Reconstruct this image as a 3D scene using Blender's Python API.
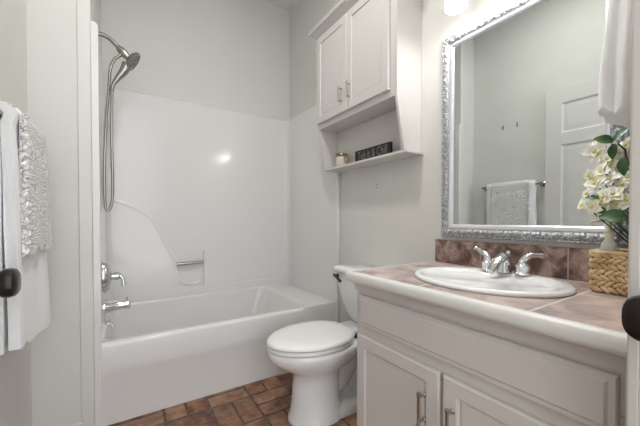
import bpy, bmesh, math, random
from math import sin, cos, pi, radians as R
from mathutils import Vector, Matrix
for o in list(bpy.data.objects): bpy.data.objects.remove(o)
S = bpy.context.scene; COL = S.collection
# ---------------------------------------------------------------- camera
cam = bpy.data.cameras.new('camera'); co = bpy.data.objects.new('camera', cam); COL.objects.link(co)
co.location = (0, 0, 1.067); co.rotation_euler = (R(90-.873), 0, R(-32.505))
cam.sensor_width = 36; cam.lens = 36*306.35/640; cam.shift_y = 11.02/640; cam.clip_start = .01
S.camera = co
# ---------------------------------------------------------------- world, lights, exposure
W = bpy.data.worlds.new('world'); S.world = W; W.use_nodes = True
W.node_tree.nodes['Background'].inputs[0].default_value = (.93, .96, 1, 1)
W.node_tree.nodes['Background'].inputs[1].default_value = 2.45
S.view_settings.view_transform = 'Standard'; S.view_settings.look = 'None'
S.view_settings.gamma = 1; S.view_settings.use_curve_mapping = False
S.view_settings.exposure = 0.34
P_VANITY = 2.0      # watts per vanity bulb
P_CEIL_FILL = 14         # watts, unseen ceiling lamp added as fill
# ---------------------------------------------------------------- materials
def newmat(name, col=(.8,.8,.8), rough=.5, metal=0., spec=.5, **kw):
    m = bpy.data.materials.new(name); m.use_nodes = True
    b = m.node_tree.nodes['Principled BSDF']
    b.inputs['Base Color'].default_value = (*col, 1); b.inputs['Roughness'].default_value = rough
    b.inputs['Metallic'].default_value = metal; b.inputs['Specular IOR Level'].default_value = spec
    for k, v in kw.items(): b.inputs[k.replace('_', ' ')].default_value = v
    return m
def N(m, t): return m.node_tree.nodes.new(t)
def LK(m, a, b): m.node_tree.links.new(a, b)
def B(m): return m.node_tree.nodes['Principled BSDF']
def noise_col(m, c1, c2, scale, detail=4, lo=.35, hi=.65, coord='Object', mapping=None):
    tc = N(m, 'ShaderNodeTexCoord'); n = N(m, 'ShaderNodeTexNoise'); r = N(m, 'ShaderNodeValToRGB')
    n.inputs['Scale'].default_value = scale; n.inputs['Detail'].default_value = detail
    src = tc.outputs[coord]
    if mapping:
        mp = N(m, 'ShaderNodeMapping'); mp.inputs['Scale'].default_value = mapping; LK(m, src, mp.inputs[0]); src = mp.outputs[0]
    LK(m, src, n.inputs['Vector']); LK(m, n.outputs['Fac'], r.inputs[0])
    r.color_ramp.elements[0].position = lo; r.color_ramp.elements[1].position = hi
    r.color_ramp.elements[0].color = (*c1, 1); r.color_ramp.elements[1].color = (*c2, 1)
    LK(m, r.outputs[0], B(m).inputs['Base Color']); return r, n
def bump(m, height, dist=.002, strength=.5):
    b = N(m, 'ShaderNodeBump'); b.inputs['Strength'].default_value = strength; b.inputs['Distance'].default_value = dist
    LK(m, height, b.inputs['Height']); LK(m, b.outputs[0], B(m).inputs['Normal']); return b
def noise_bump(m, scale, dist, strength=.5, detail=3):
    tc = N(m, 'ShaderNodeTexCoord'); n = N(m, 'ShaderNodeTexNoise'); n.inputs['Scale'].default_value = scale
    n.inputs['Detail'].default_value = detail; LK(m, tc.outputs['Object'], n.inputs['Vector']); bump(m, n.outputs['Fac'], dist, strength)
def paint(name, c, rough=.6):
    m = newmat(name, c, rough); noise_col(m, tuple(x*.98 for x in c), tuple(min(1, x*1.02) for x in c), 3); return m
M_wall = paint('wall paint', (.69, .683, .652), .6); noise_bump(M_wall, 160, .0008, .25)
M_ceil = paint('ceiling paint', (.80, .79, .76), .8)
M_trim = paint('trim paint', (.72, .71, .68), .35)
M_cab = paint('cabinet paint', (.68, .64, .61), .38)
M_cabw = paint('wall cabinet paint', (.66, .635, .615), .4)
M_acr = newmat('glossy acrylic', (.78, .772, .762), .13, spec=.5)
M_porc = newmat('porcelain', (.86, .86, .86), .08, spec=.6)
M_seat = newmat('seat plastic', (.84, .835, .82), .15)
M_chrome = newmat('chrome', (.72, .73, .75), .09, 1)
M_nickel = newmat('brushed nickel', (.40, .38, .35), .24, 1)
M_pull = newmat('satin nickel pull', (.50, .46, .40), .25, 1)
M_bronze = newmat('dark bronze', (.016, .010, .009), .28, .3)
M_mirror = newmat('mirror glass', (.70, .735, .725), .012, 1)
M_dark = newmat('dark gap', (.03, .03, .03), .8)
M_wood = paint('painted wood edge', (.74, .73, .70), .3)
# towels
def terry(name, c, sc=420, dist=.003):
    m = newmat(name, c, .95, spec=.1); B(m).inputs['Sheen Weight'].default_value = .3
    noise_bump(m, sc, dist, .8, 2); return m
M_towel = terry('white terry', (.93, .93, .935))
M_lace = newmat('patterned cloth', (.8, .8, .8), .95, spec=.1)
def lace_nodes(m):
    tc = N(m, 'ShaderNodeTexCoord'); w = N(m, 'ShaderNodeTexNoise'); w.inputs['Scale'].default_value = 8; w.inputs['Detail'].default_value = 2
    mx = N(m, 'ShaderNodeVectorMath'); mx.operation = 'MULTIPLY_ADD'; mx.inputs[1].default_value = (.16, .16, .16)
    LK(m, tc.outputs['Object'], w.inputs['Vector']); LK(m, w.outputs['Color'], mx.inputs[0]); LK(m, tc.outputs['Object'], mx.inputs[2])
    wv = N(m, 'ShaderNodeTexWave'); wv.wave_type = 'RINGS'; wv.inputs['Scale'].default_value = 25; wv.inputs['Distortion'].default_value = 9
    wv.inputs['Detail'].default_value = 2; wv.inputs['Detail Scale'].default_value = 1.4
    LK(m, mx.outputs[0], wv.inputs['Vector'])
    r = N(m, 'ShaderNodeValToRGB'); r.color_ramp.elements[0].position = .15; r.color_ramp.elements[1].position = .5
    r.color_ramp.elements[0].color = (.60, .58, .57, 1); r.color_ramp.elements[1].color = (.92, .91, .91, 1)
    LK(m, wv.outputs['Fac'], r.inputs[0]); LK(m, r.outputs[0], B(m).inputs['Base Color'])
    n2 = N(m, 'ShaderNodeTexNoise'); n2.inputs['Scale'].default_value = 300; LK(m, tc.outputs['Object'], n2.inputs['Vector'])
    ad = N(m, 'ShaderNodeMath'); ad.operation = 'MULTIPLY_ADD'; ad.inputs[1].default_value = .3; LK(m, n2.outputs['Fac'], ad.inputs[0]); LK(m, wv.outputs['Fac'], ad.inputs[2])
    bump(m, ad.outputs[0], .004, .7)
lace_nodes(M_lace)
# stone tile, world position grid: joints at Y=.69-.335k and X=1.157
def tile_mat(name, c1, c2, c3, grout, jy, jx, py=.335, px=.335, w=.004, axis='X', rough=.35, nsc=8):
    m = newmat(name, c1, rough); g = N(m, 'ShaderNodeNewGeometry'); sp = N(m, 'ShaderNodeSeparateXYZ'); LK(m, g.outputs['Position'], sp.inputs[0])
    def joint(out, off, per):
        a = N(m, 'ShaderNodeMath'); a.operation = 'SUBTRACT'; LK(m, out, a.inputs[0]); a.inputs[1].default_value = off - per*20.5
        f = N(m, 'ShaderNodeMath'); f.operation = 'MODULO'; LK(m, a.outputs[0], f.inputs[0]); f.inputs[1].default_value = per
        s = N(m, 'ShaderNodeMath'); s.operation = 'SUBTRACT'; LK(m, f.outputs[0], s.inputs[0]); s.inputs[1].default_value = per/2
        ab = N(m, 'ShaderNodeMath'); ab.operation = 'ABSOLUTE'; LK(m, s.outputs[0], ab.inputs[0])
        l = N(m, 'ShaderNodeMath'); l.operation = 'LESS_THAN'; LK(m, ab.outputs[0], l.inputs[0]); l.inputs[1].default_value = w; return l.outputs[0]
    ja = joint(sp.outputs['Y'], jy, py); fac = ja
    if jx is not None:
        jb = joint(sp.outputs['X'], jx, px); mx = N(m, 'ShaderNodeMath'); mx.operation = 'MAXIMUM'; LK(m, ja, mx.inputs[0]); LK(m, jb, mx.inputs[1]); fac = mx.outputs[0]
    n = N(m, 'ShaderNodeTexNoise'); n.inputs['Scale'].default_value = nsc; n.inputs['Detail'].default_value = 6; n.inputs['Roughness'].default_value = .62
    n.inputs['Distortion'].default_value = .5; LK(m, g.outputs['Position'], n.inputs['Vector'])
    r = N(m, 'ShaderNodeValToRGB'); e = r.color_ramp.elements; e[0].position = .38; e[0].color = (*c1, 1); e[1].position = .62; e[1].color = (*c3, 1)
    k = e.new(.5); k.color = (*c2, 1); LK(m, n.outputs['Fac'], r.inputs[0])
    mix = N(m, 'ShaderNodeMix'); mix.data_type = 'RGBA'; LK(m, fac, mix.inputs[0]); LK(m, r.outputs[0], mix.inputs[6]); mix.inputs[7].default_value = (*grout, 1)
    LK(m, mix.outputs[2], B(m).inputs['Base Color']); return m
M_ctile = tile_mat('counter tile', (.27, .205, .20), (.44, .355, .335), (.62, .50, .44), (.70, .66, .62), .69, 1.157)
M_btile = tile_mat('backsplash tile', (.10, .060, .050), (.24, .155, .13), (.46, .34, .30), (.42, .34, .30), .80, None, w=.0025, nsc=16)
# brick paver
M_brick = newmat('terracotta paver', (.4, .2, .12), .38)
def brick_nodes(m):
    g = N(m, 'ShaderNodeNewGeometry'); n = N(m, 'ShaderNodeTexNoise'); n.inputs['Scale'].default_value = 14; n.inputs['Detail'].default_value = 6
    n.inputs['Roughness'].default_value = .65; LK(m, g.outputs['Position'], n.inputs['Vector'])
    ri = N(m, 'ShaderNodeMath'); ri.operation = 'MULTIPLY_ADD'; ri.inputs[1].default_value = .32; LK(m, g.outputs['Random Per Island'], ri.inputs[0])
    LK(m, n.outputs['Fac'], ri.inputs[2]); r = N(m, 'ShaderNodeValToRGB'); e = r.color_ramp.elements
    e[0].position = .45; e[0].color = (.055, .022, .017, 1); e[1].position = .95; e[1].color = (.42, .27, .17, 1)
    a = e.new(.56); a.color = (.15, .058, .038, 1); b = e.new(.72); b.color = (.27, .135, .08, 1)
    LK(m, ri.outputs[0], r.inputs[0]); LK(m, r.outputs[0], B(m).inputs['Base Color']); bump(m, n.outputs['Fac'], .004, .5)
brick_nodes(M_brick)
M_grout = newmat('grey brown grout', (.12, .085, .062), .85); noise_col(M_grout, (.085, .058, .042), (.17, .125, .095), 30)
# silver frame
M_silver = newmat('antiqued silver', (.55, .56, .6), .45, .35)
def silver_nodes(m):
    g = N(m, 'ShaderNodeNewGeometry'); v = N(m, 'ShaderNodeTexVoronoi'); v.inputs['Scale'].default_value = 110; v.feature = 'SMOOTH_F1'
    n = N(m, 'ShaderNodeTexNoise'); n.inputs['Scale'].default_value = 90; n.inputs['Detail'].default_value = 4
    LK(m, g.outputs['Position'], v.inputs['Vector']); LK(m, g.outputs['Position'], n.inputs['Vector'])
    ad = N(m, 'ShaderNodeMath'); ad.operation = 'ADD'; LK(m, v.outputs['Distance'], ad.inputs[0]); LK(m, n.outputs['Fac'], ad.inputs[1])
    r = N(m, 'ShaderNodeValToRGB'); r.color_ramp.elements[0].position = .55; r.color_ramp.elements[1].position = 1.0
    r.color_ramp.elements[0].color = (.80, .81, .84, 1); r.color_ramp.elements[1].color = (.38, .385, .41, 1)
    LK(m, ad.outputs[0], r.inputs[0]); LK(m, r.outputs[0], B(m).inputs['Base Color'])
    bb = bump(m, ad.outputs[0], .004, .9); bb.invert = True
silver_nodes(M_silver)
M_door2 = paint('warm door paint', (.58, .545, .51), .4)
M_silver2 = newmat('smooth silver trim', (.74, .75, .79), .3, .7)
M_weave = newmat('water hyacinth', (.5, .33, .15), .6); noise_col(M_weave, (.46, .29, .13), (.80, .60, .35), 22, 5)
noise_bump(M_weave, 260, .001, .6)
M_leaf = newmat('leaf green', (.03, .10, .035), .4); noise_col(M_leaf, (.018, .07, .025), (.06, .15, .05), 30)
M_petal = newmat('cream petal', (.86, .85, .70), .6, spec=.2); noise_col(M_petal, (.88, .86, .52), (.93, .93, .86), 24, 2, .32, .56)
M_petal.node_tree.nodes['Principled BSDF'].inputs['Subsurface Weight'].default_value = .0
M_stem = newmat('dark stem', (.05, .035, .02), .7)
M_yel = newmat('flower centre', (.72, .66, .30), .7)
M_glass = newmat('clear plastic', (.95, .96, .93), .12, 0, Transmission_Weight=.35, IOR=1.3)
M_soap = newmat('pale yellow liquid', (.86, .82, .55), .2, 0, Transmission_Weight=.1)
M_sign = newmat('black sign board', (.012, .010, .011), .55)
M_letter = newmat('grey white lettering', (.17, .165, .165), .7)
M_jar = newmat('cream wax', (.62, .55, .47), .4)
M_jarglass = newmat('jar glass', (.9, .88, .8), .05, 0, Transmission_Weight=.85, IOR=1.45)
M_gold = newmat('dull gold lid', (.30, .24, .13), .35, .9)
M_shade = newmat('frosted shade', (.95, .95, .95), .35)
B(M_shade).inputs['Emission Color'].default_value = (1, .97, .92, 1); B(M_shade).inputs['Emission Strength'].default_value = .55
M_bulb = newmat('lit bulb', (1, 1, 1), .4)
B(M_bulb).inputs['Emission Color'].default_value = (1, .96, .9, 1); B(M_bulb).inputs['Emission Strength'].default_value = 9
# ---------------------------------------------------------------- mesh helpers (world coordinates)
class MB:
    def __init__(s): s.v = []; s.f = []
    def add(s, vs, fs):
        k = len(s.v); s.v += [Vector(p) for p in vs]; s.f += [tuple(i+k for i in f) for f in fs]; return s
    def box(s, x0, x1, y0, y1, z0, z1):
        return s.add([(x, y, z) for x in (x0, x1) for y in (y0, y1) for z in (z0, z1)],
                     [(0,1,3,2), (4,6,7,5), (0,4,5,1), (2,3,7,6), (0,2,6,4), (1,5,7,3)])
    def loft(s, rings, cap0=True, cap1=True, closed=True):
        n = len(rings[0]); k = len(s.v)
        for r in rings: s.v += [Vector(p) for p in r]
        for i in range(len(rings)-1):
            for j in range(n if closed else n-1):
                a, b = k+i*n+j, k+i*n+(j+1) % n; s.f.append((a, b, b+n, a+n))
        if cap0: s.f.append(tuple(range(k+n-1, k-1, -1)))
        if cap1: s.f.append(tuple(range(k+(len(rings)-1)*n, k+len(rings)*n)))
        return s
    def tube(s, pts, r, n=12, flat=None, cap=True):
        pts = [Vector(p) for p in pts]; rs = r if isinstance(r, (list, tuple)) else [r]*len(pts); rings = []
        t0 = (pts[1]-pts[0]).normalized(); u = t0.orthogonal().normalized()
        if flat is not None: u = (Vector(flat) - t0*Vector(flat).dot(t0)).normalized()
        for i, p in enumerate(pts):
            t = (pts[min(i+1, len(pts)-1)]-pts[max(i-1, 0)]).normalized()
            u = (u - t*u.dot(t)).normalized(); w = t.cross(u)
            rr = rs[i]; ra, rb = rr if isinstance(rr, (list, tuple)) else (rr, rr)
            rings.append([p+u*cos(a)*ra+w*sin(a)*rb for a in [2*pi*j/n for j in range(n)]])
        return s.loft(rings, cap, cap)
    def lathe(s, prof, c, axis='Z', n=32, cap=True):   # prof: (radius, height)
        c = Vector(c); rings = []
        A = Vector({'X': (1,0,0), 'Y': (0,1,0), 'Z': (0,0,1)}[axis]) if isinstance(axis, str) else Vector(axis).normalized()
        u = A.orthogonal().normalized(); w = A.cross(u)
        for r, h in prof: rings.append([c+A*h+(u*cos(a)+w*sin(a))*max(r, 1e-4) for a in [2*pi*j/n for j in range(n)]])
        return s.loft(rings, cap, cap)
    def ball(s, c, r, n=10, m=8, rot=None):
        c = Vector(c); rx, ry, rz = r if isinstance(r, (list, tuple)) else (r, r, r); rings = []
        for i in range(m+1):
            t = pi*(i/m) if 0 < i < m else (1e-3 if i == 0 else pi-1e-3)
            ring = [Vector((rx*sin(t)*cos(a), ry*sin(t)*sin(a), -rz*cos(t))) for a in [2*pi*j/n for j in range(n)]]
            rings.append([c+(rot @ p if rot else p) for p in ring])
        return s.loft(rings)
    def prism(s, poly, axis, a, b):                     # poly of 2-D points
        f = {'X': lambda p, t: (t, p[0], p[1]), 'Y': lambda p, t: (p[0], t, p[1]), 'Z': lambda p, t: (p[0], p[1], t)}[axis]
        return s.loft([[f(p, a) for p in poly], [f(p, b) for p in poly]])
    def panelX(s, x, y0, y1, z0, z1, prof, sgn=-1, back=True):   # nested rectangles facing -X (sgn -1) or +X
        rings = []
        for ins, h in prof:
            X = x+sgn*h; rings.append([(X, y0+ins, z0+ins), (X, y1-ins, z0+ins), (X, y1-ins, z1-ins), (X, y0+ins, z1-ins)])
        return s.loft(rings, back, True)
    def build(s, name, mat, parent=None, smooth=None, bevel=0, seg=2, sub=0, origin=None):
        root = Vector(parent_world(parent)) if parent else Vector(origin) if origin else s.base()
        me = bpy.data.meshes.new(name); me.from_pydata([p-root for p in s.v], [], s.f); me.update()
        bm = bmesh.new(); bm.from_mesh(me); bmesh.ops.recalc_face_normals(bm, faces=bm.faces); bm.to_mesh(me); bm.free()
        me.materials.append(mat); o = bpy.data.objects.new(name, me); COL.objects.link(o)
        if parent: o.parent = parent
        else: o.location = root
        if smooth is not None: me.shade_smooth(); me.set_sharp_from_angle(angle=R(smooth))
        if bevel:
            md = o.modifiers.new('b', 'BEVEL'); md.width = bevel; md.segments = seg; md.limit_method = 'ANGLE'; md.angle_limit = R(35)
            if smooth is None: me.shade_smooth(); md.harden_normals = True
        if sub: md = o.modifiers.new('s', 'SUBSURF'); md.levels = sub; md.render_levels = sub
        return o
    def base(s):
        xs = [p.x for p in s.v]; ys = [p.y for p in s.v]; zs = [p.z for p in s.v]
        return Vector(((min(xs)+max(xs))/2, (min(ys)+max(ys))/2, min(zs)))
def parent_world(o):
    v = Vector((0, 0, 0))
    while o: v = v+o.location; o = o.parent
    return v
def tag(o, label=None, cat=None, group=None, kind=None):
    for k, v in (('label', label), ('category', cat), ('group', group), ('kind', kind)):
        if v: o[k] = v
    return o
def thing(name, label, cat, loc, group=None):
    o = bpy.data.objects.new(name, None); COL.objects.link(o); o.location = loc; o.empty_display_size = .05
    bpy.context.view_layer.update(); return tag(o, label, cat, group)
def struct(name, mb, mat, parent=None, **k):
    o = mb.build(name, mat, parent, **k)
    if not parent: o['kind'] = 'structure'
    return o
def ell(cx, cy, rx, ry, z, n=48, p=2.0):
    out = []
    for j in range(n):
        a = 2*pi*j/n; c, s_ = cos(a), sin(a)
        out.append((cx+rx*math.copysign(abs(c)**(2/p), c), cy+ry*math.copysign(abs(s_)**(2/p), s_), z))
    return out
random.seed(4)
# ================================================================= THE ROOM
XL, XR, YF, YB, ZC = -.371, 1.409, 1.908, 2.785, 3.15
XA = -.135                                             # alcove left wall
struct('wall_right', MB().box(XR, XR+.12, .06, YB+.12, 0, ZC), M_wall)
struct('wall_back', MB().box(XL-.12, XR, YB, YB+.12, 0, ZC), M_wall)
struct('wall_left', MB().box(XL-.12, XL, -1.3, YF, 0, ZC), M_wall)
struct('wall_alcove', MB().box(XL-.12, XA-.055, YF, YB, 0, ZC), M_wall)
struct('wall_front', MB().box(.835, XR, .06, .165, 0, ZC), M_wall)
struct('wall_hall', MB().box(.80, .92, -1.3, .06, 0, ZC), M_wall)
struct('trim_1', MB().box(XA-.055, XA, YF-.006, YB, 0, ZC), M_trim, bevel=.004)
struct('ceiling', MB().box(XL-.12, XR+.12, -1.3, YB+.12, ZC, ZC+.1), M_ceil)
struct('baseboard_left', MB().box(XL, XL+.014, 1.30, YF-.014, 0, .06), M_trim, bevel=.004)
struct('baseboard_alcove', MB().box(XL, XA-.05, YF-.014, YF, 0, .06), M_trim, bevel=.004)
struct('baseboard_right', MB().box(XR-.012, XR, 1.05, YF-.002, 0, .06), M_trim, bevel=.004)
# floor: basket-weave pavers on a grout bed
fl = struct('floor', MB().box(XL-.12, XR+.12, -1.3, YB+.12, -.1, -.004), M_grout)
pv = MB(); C = .2295; g = .007
for i in range(-5, 6):
    for j in range(-9, 2):
        x0 = .632+i*C; y0 = 1.5505+j*C
        if x0 > XR or x0+C < XL or y0 < -1.2: continue
        for k in range(2):
            if (i+j) % 2: a = (x0+k*C/2, x0+(k+1)*C/2, y0, y0+C)
            else: a = (x0, x0+C, y0+k*C/2, y0+(k+1)*C/2)
            x, X, y, Y = a[0]+g, min(a[1]-g, XR-.001), a[2]+g, a[3]-g
            x = max(x, XL+.001)
            if X-x < .01: continue
            jt = lambda: random.uniform(-.002, .002)
            q = [(x+jt(), y+jt()), (X+jt(), y+jt()), (X+jt(), Y+jt()), (x+jt(), Y+jt())]
            h = random.uniform(-.0008, .0008)
            pv.loft([[(p[0], p[1], -.02) for p in q], [(p[0], p[1], -.003+h) for p in q],
                     [(p[0]+(.004 if n in (0, 3) else -.004), p[1]+(.004 if n in (0, 1) else -.004), h) for n, p in enumerate(q)]], False)
o = pv.build('pavers', M_brick, fl, smooth=50)
# ---------------------------------------------------------------- entry door folded open against the left wall
def knob(parent, c, axis, name='door_knob'):
    prof = [(.030, 0), (.033, .003), (.031, .009), (.014, .013), (.0125, .022), (.020, .028), (.033, .034), (.0385, .042), (.0395, .054), (.037, .064), (.028, .070), (.001, .0715)]
    c = Vector(c); A = Vector(axis); u = Vector((0, 0, 1)); w = A.cross(u); rings = []
    for k, (rad, h) in enumerate(prof):
        p = 2.0 if k < 5 else 2.7; ring = []
        for j in range(40):
            a = 2*pi*j/40; ring.append(c+A*h+u*rad*math.copysign(abs(cos(a))**(2/p), cos(a))+w*rad*math.copysign(abs(sin(a))**(2/p), sin(a)))
        rings.append(ring)
    return MB().loft(rings).build(name, M_bronze, parent, smooth=40)
DX = -.322
d1 = bpy.data.objects.new('door_1', None); COL.objects.link(d1); d1.location = (DX, .29, .01); d1['kind'] = 'structure'
y0, y1, z0, z1 = .29, 1.215, .012, 2.17
m = MB().box(DX-.035, DX-.012, y0, y1, z0, z1)
sw = .115; yc = (y0+y1)/2
rails = [(z0, .24), (.82, .98), (1.70, 1.80), (z1-.12, z1)]
for a, b in ((y0, y0+sw), (yc-.055, yc+.055), (y1-sw, y1)): m.box(DX-.014, DX, a, b, z0, z1)
for a, b in rails: m.box(DX-.0139, DX-.0001, y0+.001, y1-.001, a, b)
m.build('door_leaf', M_trim, d1, bevel=.0015, seg=1)
for k in range(3):
    za, zb = rails[k][1], rails[k+1][0]
    for a, b in ((y0+sw, yc-.055), (yc+.055, y1-sw)):
        MB().panelX(DX-.013, a, b, za, zb, [(0, 0), (0, .011), (.012, .002), (.022, .002), (.045, .010), (.05, .010)], 1).build('door_panel', M_trim, d1, smooth=20)
knob(d1, (DX, 1.172, .892), (1, 0, 0))
for z in (.25, 1.1, 1.95): MB().tube([(DX-.004, y0-.008, z-.04), (DX-.004, y0-.008, z+.04)], .007).build('hinge', M_bronze, d1, smooth=40)
# second leaf, swung out into the hall at the right of the lens
d2 = bpy.data.objects.new('door_2', None); COL.objects.link(d2); d2.location = (.76, .164, .01); d2['kind'] = 'structure'
m = MB().box(.762, .797, -.62, .163, .012, 2.17)
m.prism([(.758, .163), (.762, .166), (.765, .166), (.765, .15), (.7585, .15)], 'Z', .012, 2.17)
m.prism([(.7595, .158), (.762, .161), (.764, .15), (.7595, .15)], 'Z', .012, 2.17)
m.build('door_leaf', M_door2, d2, bevel=.0015)
knob(d2, (.765, .1225, .905), (-1, 0, 0))
# ================================================================= BATHTUB WITH SURROUND
tub = thing('bathtub_shower', 'white glossy one-piece bathtub and shower surround filling the end alcove', 'bathtub', (.63, 2.3, 0))
AX0, AX1, AY1, ZS = XA, 1.386, 2.765, 2.05
def surround():
    # horizontal section of the three walls, open to the front: rounded inside corners
    r = .055; inn = [(AX0+.018, YF)]
    for a in range(7): t = pi-pi/2*a/6; inn.append((AX0+.022+r+r*cos(t), AY1-r+r*sin(t)))
    for a in range(7): t = pi/2-pi/2*a/6; inn.append((AX1-r+r*cos(t), AY1-r+r*sin(t)))
    inn.append((AX1, YF+.012))
    k = len(inn)
    def off(p, i):                                     # outward copy of an inner point
        if i == 0 or i == k-1: return (p[0]+(-.016 if i == 0 else .02), p[1])
        if i <= 7: return (max(AX0+.002, p[0]-.018) if i < 7 else p[0], min(AY1+.018, p[1]+(.0 if i == 1 else .018)))
        return (min(AX1+.02, p[0]+(.018 if i > 8 else 0)), min(AY1+.018, p[1]+(.018 if i < 14 else 0)))
    out = [off(p, i) for i, p in enumerate(inn)]
    m = MB()
    rings = [[(*p, z) for p in inn] for z in (.40, ZS-.02, ZS-.006)]
    rings.append([((p[0]*.6+q[0]*.4), (p[1]*.6+q[1]*.4), ZS) for p, q in zip(inn, out)])
    rings.append([(*q, ZS) for q in out]); rings.append([(*q, .40) for q in out])
    m.loft(rings, False, False, closed=False)
    return m
surround().build('surround_wall', M_acr, tub, smooth=50)
# front flange posts, rounded at the top
for s_ in (-1, 1):
    if s_ < 0: xa, xb, ztop = AX0-.002, AX0+.030, ZS
    else: xa, xb, ztop = AX1-.006, XR-.001, ZS
    w = xb-xa; pts = [(xa, 0 if s_ > 0 else .0), (xb, 0)]
    for a in range(7):
        t = pi/2*a/6; pts.append((xb-.02+.02*cos(t), ztop-.02+.02*sin(t)))
    pts.append((xa, ztop))
    MB().prism(pts, 'Y', YF-.012 if s_ < 0 else YF+.014, YF+.04).build('front_flange', M_acr, tub, bevel=.005, seg=3)
# raised moulding on the back wall: arch falling from the corner to the soap ledge
def cmr(P, n=8):
    P = [Vector(p) for p in P]; out = []
    for i in range(len(P)-1):
        a, b, c, d = P[max(i-1, 0)], P[i], P[i+1], P[min(i+2, len(P)-1)]
        for k in range(n):
            t = k/n; out.append(.5*((2*b)+(c-a)*t+(2*a-5*b+4*c-d)*t*t+(3*b-a-3*c+d)*t**3))
    return out+[P[-1]]
arch = cmr([(-.10, 0, 1.205), (-.03, 0, 1.192), (.07, 0, 1.15), (.167, 0, 1.075), (.228, 0, .97), (.275, 0, .861), (.318, 0, .78), (.352, 0, .718), (.375, 0, .66), (.385, 0, .55), (.388, 0, .43)], 5)
arch = arch[:-8]
poly = [(-.10, .40)]+[(p.x, p.z) for p in arch]+[(.392, .58), (.42, .52), (.47, .495), (.54, .495), (1.32, .495), (1.32, .40)]
MB().prism(poly, 'Y', AY1-.007, AY1+.004).build('backrest_panel', M_acr, tub, bevel=.0065, seg=4)
MB().tube([(p.x+.004, AY1-.004, p.z+.002) for p in arch[:38]], [(.016, .0055)]*38, 10, flat=(1, 0, 0)).build('arch_bead', M_acr, tub, smooth=60)
# soap dish: recess framed by a step, with a chrome bar
m = MB().prism([(.566, AY1+.003), (.568, AY1-.010), (.574, AY1-.010), (.580, AY1+.003)], 'Z', .50, .79)
m.build('soap_ledge_side', M_acr, tub, bevel=.005, seg=3)
rim = [(.465+.085*cos(pi+pi*k/12), AY1-.010-.006*abs(sin(pi*k/12)), .56+.035*sin(pi+pi*k/12)) for k in range(13)]
m.tube(rim, .0055, 8); m.build('soap_dish', M_acr, tub, smooth=40)
m = MB().tube([(.355, AY1-.035, .700), (.562, AY1-.035, .705)], .014, 16)
for x in (.372, .553): m.tube([(x, AY1-.035, .702), (x, AY1+.001, .702)], .007, 10)
m.build('grab_bar', M_nickel, tub, smooth=40)
# tub: outer apron, deck and basin
ZT = .425
m = MB(); ox0, ox1, oy0, oy1 = AX0+.004, AX1-.002, YF, AY1-.002
def rr(x0, x1, y0, y1, r, z, n=6):
    p = []
    for cx, cy, a0 in ((x1-r, y1-r, 0), (x0+r, y1-r, 90), (x0+r, y0+r, 180), (x1-r, y0+r, 270)):
        for k in range(n+1): a = R(a0+90*k/n); p.append((cx+r*cos(a), cy+r*sin(a), z))
    return p
bx0, bx1, by0, by1 = ox0+.036, ox1-.25, YF+.075, oy1-.008
rings = [rr(ox0, ox1, oy0+.03, oy1, .004, .0), rr(ox0, ox1, oy0+.03, oy1, .004, ZT-.02), rr(ox0, ox1, oy0+.036, oy1, .006, ZT-.002),
         rr(ox0+.01, ox1-.01, oy0+.045, oy1-.003, .01, ZT), rr(bx0-.012, bx1+.030, by0-.014, by1+.003, .07, ZT), rr(bx0-.004, bx1+.010, by0-.002, by1+.001, .075, ZT-.006),
         rr(bx0, bx1, by0+.004, by1, .09, ZT-.025), rr(bx0+.02, bx1-.06, by0+.03, by1-.012, .10, .18), rr(bx0+.05, bx1-.13, by0+.07, by1-.05, .12, .09),
         rr(bx0+.12, bx1-.2, by0+.13, by1-.13, .1, .075)]
m.loft(rings); m.build('tub_basin', M_acr, tub, smooth=50)
# apron with a rolled rim; its right end steps back
prof = [(YF+.006, 0), (YF+.004, .045), (YF+.004, .235), (YF-.004, .262), (YF-.006, .30), (YF-.006, ZT-.014), (YF-.004, ZT-.005), (YF+.003, ZT+.002), (YF+.012, ZT+.005), (YF+.05, ZT+.004), (YF+.06, ZT-.004), (YF+.06, 0)]
m = MB(); XE = 1.085
rings = [[(ox0+.022, y, z) for y, z in prof], [(XE-.02, y, z) for y, z in prof], [(XE-.006, min(y+.004, YF+.06), z) for y, z in prof],
         [(XE, min(y+.016, YF+.06), z) for y, z in prof], [(XE+.003, min(y+.035, YF+.06), z-.002) for y, z in prof]]
m.loft(rings); m.build('apron', M_acr, tub, smooth=40)
m = MB().lathe([(.001, .004), (.03, .004), (.034, 0)], (bx0+.25, 2.33, .078)); m.build('drain', M_chrome, tub, smooth=40)
# ---- tub valve, spout, overflow lever: mounted on the surround
PW = AX0+.022; PY = 2.30
v = thing('tub_valve', 'chrome bath mixer with tall oval plate and curved lever', 'tap', (PW, PY, .71))
MB().loft([[(PW+h, PY+.062*s*cos(a), .712+.098*s*sin(a)) for a in [2*pi*j/40 for j in range(40)]] for h, s in ((-.001, 1), (.012, .98), (.024, .90), (.034, .74), (.040, .45))]).build('escutcheon', M_chrome, v, smooth=40)
MB().lathe([(.03, .0), (.03, .012), (.024, .018), (.024, .034), (.028, .038), (.028, .048), (.018, .056), (.001, .058)], (PW+.028, PY, .712), 'X').build('hub', M_chrome, v, smooth=35)
MB().tube([(PW+.07, PY, .712), (PW+.086, PY, .713), (PW+.098, PY-.002, .700), (PW+.102, PY-.004, .675), (PW+.105, PY-.006, .650)], [.014, .014, .013, .011, .013], 14).build('lever', M_chrome, v, smooth=50)
sp = thing('tub_spout', 'chrome tub filler spout with diverter pin under the mixer', 'spout', (PW, PY, .5))
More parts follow.
